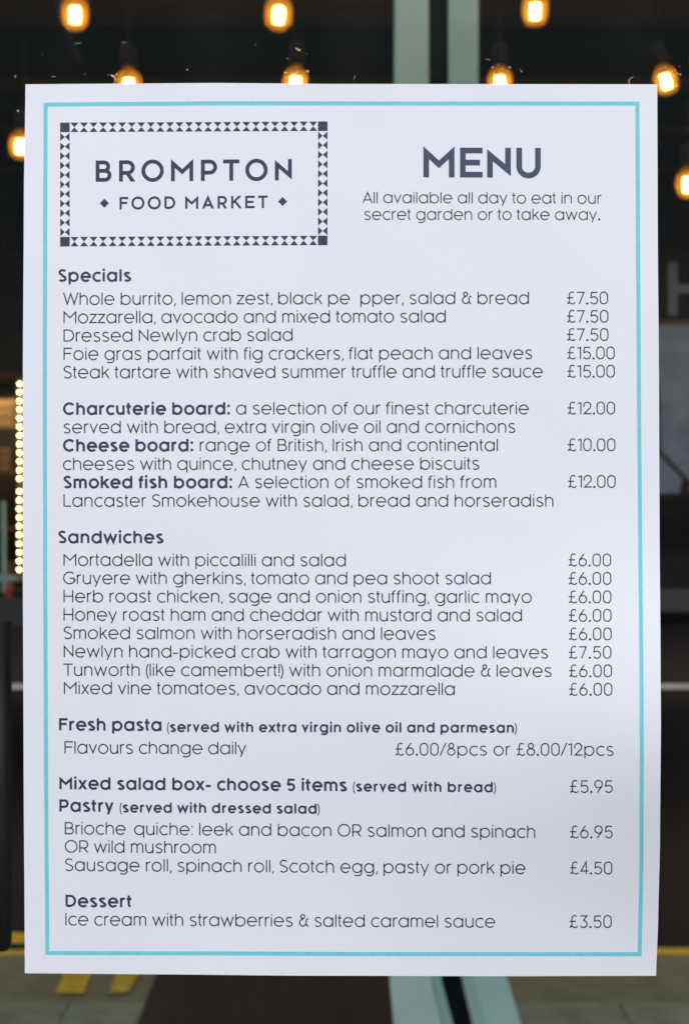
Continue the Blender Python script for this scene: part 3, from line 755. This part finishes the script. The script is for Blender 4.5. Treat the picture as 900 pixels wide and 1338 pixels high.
def write(name, m, *runs, label=None):
    V, Fc = text_mesh(runs); me = bpy.data.meshes.new(name); me.from_pydata(V, [], Fc)
    bm = bmesh.new(); bm.from_mesh(me)
    for f in bm.faces:
        f.normal_update()
        if f.normal.y > 0: f.normal_flip()
    bm.to_mesh(me); bm.free()
    o = link(name, me, m, sheet_o)
    if label: o['label'] = label
    return o
LT, BD, HD_ = 1.58, 3.15, 3.0
INK, INL = M['ink'], M['ink_light']
def L(t, x0, x1, y0, y1, sc=1.0): return (t, x0, x1, y0, y1, sc, LT)
def B(t, x0, x1, y0, y1, sc=1.0): return (t, x0, x1, y0, y1, sc, BD)
# logo and title
write('logo_lettering', INK, ('BROMPTON', 125, 381.2, 237.0, 235.0, 27.8 / 16, 2.88))
write('logo_lettering', INK, ('FOOD', 156.2, 229, 273.2, 272.4, 1.02, 2.85), ('MARKET', 242, 349.7, 272.3, 271.3, 1.02, 2.85))
write('title_lettering', M['ink_grey'], ('MENU', 553, 706.4, 231.2, 231.6, 39 / 16, 3.05))
write('text_line', INL, ('All available all day to eat in our', 473.6, 785.8, 264.6, 265.6, .91, 1.55))
write('text_line', INL, ('secret garden or to take away.', 475.5, 783.3, 286.7, 287.0, .91, 1.55))
# headings
write('heading', INK, ('Specials', 76, 171.2, 367.6, 367.3, 1.0, HD_))
write('heading', INK, ('Sandwiches', 75.8, 213.4, 709.6, 709.8, 1.0, HD_))
write('heading', INK, ('Fresh pasta', 77.2, 211, 954.6, 955.4, 1.0, HD_))
write('heading', INK, ('Mixed salad box- choose 5 items', 77.6, 453, 1031.6, 1034.2, 1.0, HD_))
write('heading', INK, ('Pastry', 77.6, 148.2, 1060.8, 1061.2, 1.0, HD_))
write('heading', INK, ('Dessert', 85.6, 172, 1185.6, 1186, 1.0, HD_))
sm = lambda t, x0, x1, y0, y1: write('subheading', INK, (t, x0, x1, y0, y1, .81, 3.15))
sm('(served with extra virgin olive oil and parmesan)', 218.2, 675.2, 956.6, 957.6)
sm('(served with bread)', 461, 647.8, 1034.4, 1035.4)
sm('(served with dressed salad)', 156.4, 417.6, 1061.8, 1063.6)
TX = lambda *r: write('text_line', INL, *r)
TX(L('Whole burrito, lemon zest, black pe', 82.4, 457.1, 398, 396.9), L('pper, salad & bread', 470.8, 690.9, 396.9, 396.9))
TX(L('Mozzarella, avocado and mixed tomato salad', 83.0, 582.3, 422, 420.8))
TX(L('Dressed Newlyn crab salad', 83.0, 382.3, 446.1, 445.0))
TX(L('Foie gras parfait with fig crackers, flat peach and leaves', 83.0, 695.4, 470, 468.8))
TX(L('Steak tartare with shaved summer truffle and truffle sauce', 82.8, 709, 494, 492.8))
def bold_part(t, x0, x1, y0, y1): write('bold_lettering', INK, B(t, x0, x1, y0, y1))
bold_part('Charcuterie board:', 82.3, 300.4, 541.8, 541.3); TX(L('a selection of our finest charcuterie', 308.4, 690.8, 541.2, 541))
TX(L('served with bread, extra virgin olive oil and cornichons', 82.6, 673.3, 565.8, 565.2))
bold_part('Cheese board:', 82.3, 252.4, 589.8, 589.4); TX(L('range of British, Irish and continental', 261, 650.4, 589.4, 589.2))
TX(L('cheeses with quince, chutney and cheese biscuits', 82.3, 626.2, 613.9, 613.4))
bold_part('Smoked fish board:', 82.7, 303.2, 637.8, 637.6); TX(L('A selection of smoked fish from', 311.1, 648.2, 637.6, 637.3))
TX(L('Lancaster Smokehouse with salad, bread and horseradish', 83, 722.8, 662, 661.9))
TX(L('Mortadella with piccalilli and salad', 83, 451.8, 739.3, 739.9))
TX(L('Gruyere with gherkins, tomato and pea shoot salad', 82.5, 641.2, 763.2, 763.5))
TX(L('Herb roast chicken, sage and onion stuffing, garlic mayo', 83, 694.6, 787, 787.8))
TX(L('Honey roast ham and cheddar with mustard and salad', 83, 681.8, 811, 812))
TX(L('Smoked salmon with horseradish and leaves', 83, 569, 835, 836))
TX(L('Newlyn hand-picked crab with tarragon mayo and leaves', 83.3, 716, 859, 860.4))
TX(L('Tunworth (like camembert!) with onion marmalade & leaves', 82.8, 720.6, 883.2, 884.6))
TX(L('Mixed vine tomatoes, avocado and mozzarella', 83.4, 594, 907, 908.4))
TX(L('Flavours change daily', 84.2, 321.6, 984.8, 985.8))
TX(L('Brioche', 84.6, 164.2, 1090.6, 1091), L('quiche: leek and bacon OR salmon and spinach', 175.2, 699.2, 1091.2, 1095.2))
TX(L('OR wild mushroom', 84.6, 282, 1114.3, 1115.6))
TX(L('Sausage roll, spinach roll, Scotch egg, pasty or pork pie', 84.7, 686.4, 1138.4, 1142.4))
TX(L('Ice cream with strawberries & salted caramel sauce', 85.4, 646.8, 1209.6, 1212.6))
PR = lambda t, x0, x1, y: write('price', INL, (t, x0, x1, y, y, 1.0, 1.5))
for t, x0, x1, y in (('£7.50', 740.5, 794.3, 396.9), ('£7.50', 740.7, 794.7, 420.9), ('£7.50', 740.7, 794.8, 444.8), ('£15.00', 741, 803, 468.8), ('£15.00', 741.1, 803.1, 492.8),
                     ('£12.00', 741.4, 803.4, 541), ('£10.00', 741.6, 803.9, 589), ('£12.00', 742, 804.2, 637),
                     ('£6.00', 742.6, 798.3, 739.7), ('£6.00', 742.7, 798.5, 763.8), ('£6.00', 742.8, 798.6, 788), ('£6.00', 742.9, 798.8, 812.2), ('£6.00', 743, 799, 836.4),
                     ('£7.50', 743.1, 798.6, 860.5), ('£6.00', 743.3, 799.5, 884.7), ('£6.00', 743.5, 799.9, 908.9),
                     ('£5.95', 744.5, 800.4, 1036), ('£6.95', 744.7, 800.3, 1095.4), ('£4.50', 744.7, 799.8, 1142.6), ('£3.50', 743.8, 799, 1212.7)):
    PR(t, x0, x1, y)
write('price', INL, ('£6.00/8pcs or £8.00/12pcs', 516.6, 801.7, 987.2, 987.6, 1.0, 1.5))

# turquoise border: four strips
OUT = {'t': [(57, 133.3), (200, 132.3), (300, 131.6), (450, 131.9), (650, 132.0), (835, 132.0)],
       'b': [(59.4, 1248.4), (250, 1248.9), (450, 1249.7), (838, 1250.0)],
       'l': [(133, 57.0), (300, 56.4), (500, 56.0), (740, 56.4), (1000, 57.6), (1249, 59.2)],
       'r': [(132, 835.2), (300, 835.9), (500, 837.2), (700, 838.8), (900, 840.6), (1000, 841.0), (1130, 840.4), (1249, 838.2)]}
def strip(name, pairs, lift=0.00005):
    V, Fc = [], []
    for a, b2 in pairs: V += [on_sheet(*a, lift), on_sheet(*b2, lift)]
    for k in range(len(pairs) - 1): Fc.append((2 * k, 2 * k + 1, 2 * k + 3, 2 * k + 2))
    me = bpy.data.meshes.new(name); me.from_pydata(V, [], Fc); return link(name, me, M['teal_ink'], sheet_o)
TH = 5.2
n = 90
def lx_(y): return interp(OUT['l'], y)
def rx_(y): return interp(OUT['r'], y)
xs = [57.0 + (835.2 - 57.0) * k / n for k in range(n + 1)]
strip('border', [((x, interp(OUT['t'], x)), (x, interp(OUT['t'], x) + TH)) for x in xs])
xs = [59.2 + (838.2 - 59.2) * k / n for k in range(n + 1)]
strip('border', [((x, interp(OUT['b'], x) - TH), (x, interp(OUT['b'], x))) for x in xs])
ys2 = [138.6 + (1243.3 - 138.6) * k / n for k in range(n + 1)]
strip('border', [((lx_(y), y), (lx_(y) + TH, y)) for y in ys2])
strip('border', [((rx_(y) - TH, y), (rx_(y), y)) for y in [137.3 + (1244.7 - 137.3) * k / n for k in range(n + 1)]])

# logo frame: corner squares, hourglass tiles, diamonds
def flat_polys(name, polys, m=INK, lift=0.00005):
    V, Fc = [], []
    for pl in polys:
        b0 = len(V); V += [on_sheet(*p, lift) for p in pl]; Fc.append(tuple(range(b0, b0 + len(pl))))
    me = bpy.data.meshes.new(name); me.from_pydata(V, [], Fc); return link(name, me, m, sheet_o)
fr_tl, fr_tr, fr_br, fr_bl = (78.5, 159.6), (427.9, 158.0), (427.8, 319.9), (78.6, 321.6)
Wf, Hf = 349.3, 161.9
def fr(u, v):
    """px inside the logo frame to sheet px"""
    s, t = u / Wf, v / Hf
    return (fr_tl[0] * (1-s) * (1-t) + fr_tr[0] * s * (1-t) + fr_br[0] * s * t + fr_bl[0] * (1-s) * t,
            fr_tl[1] * (1-s) * (1-t) + fr_tr[1] * s * (1-t) + fr_br[1] * s * t + fr_bl[1] * (1-s) * t)
q_ = 12.5
polys = []
for u in (0, Wf - q_):
    for v in (0, Hf - q_): polys.append([fr(u, v), fr(u, v + q_), fr(u + q_, v + q_), fr(u + q_, v)])
flat_polys('logo_corner', polys)
polys = []; nt_ = 26; per = (Wf - 2 * q_) / nt_
for k in range(nt_):
    for v in (0, Hf - q_):
        a = q_ + per * k + .9; b2 = q_ + per * (k + 1) - .9; m_ = (a + b2) / 2
        polys.append([fr(a, v + .15), fr(m_, v + q_ / 2 - .1), fr(b2, v + .15)])
        polys.append([fr(a, v + q_ - .15), fr(b2, v + q_ - .15), fr(m_, v + q_ / 2 + .1)])
nv = 11; per = (Hf - 2 * q_) / nv
for k in range(nv):
    for u in (0, Wf - q_):
        a = q_ + per * k + .9; b2 = q_ + per * (k + 1) - .9; m_ = (a + b2) / 2
        polys.append([fr(u + .15, a), fr(u + .15, b2), fr(u + q_ / 2 - .1, m_)])
        polys.append([fr(u + q_ - .15, a), fr(u + q_ / 2 + .1, m_), fr(u + q_ - .15, b2)])
flat_polys('logo_frame', polys)['kind'] = 'stuff'
for cx, cy2 in ((136.3, 265.0), (369.2, 262.8)):
    flat_polys('logo_diamond', [[(cx, cy2 - 6), (cx - 6, cy2), (cx, cy2 + 6), (cx + 6, cy2)]])
# tiny specks in the paper
specks = []
for k in range(26):
    x, y = random.uniform(60, 830), random.uniform(150, 1240); r = random.uniform(.25, .55)
    specks.append([(x + r * math.cos(a), y + r * math.sin(a)) for a in (0, 5.0, 4.0, 3.0, 2.0, 1.0)])
o = flat_polys('paper_speck', specks, mat('speck', (0.45, 0.45, 0.50), .8), 0.00004)
o['kind'] = 'stuff'
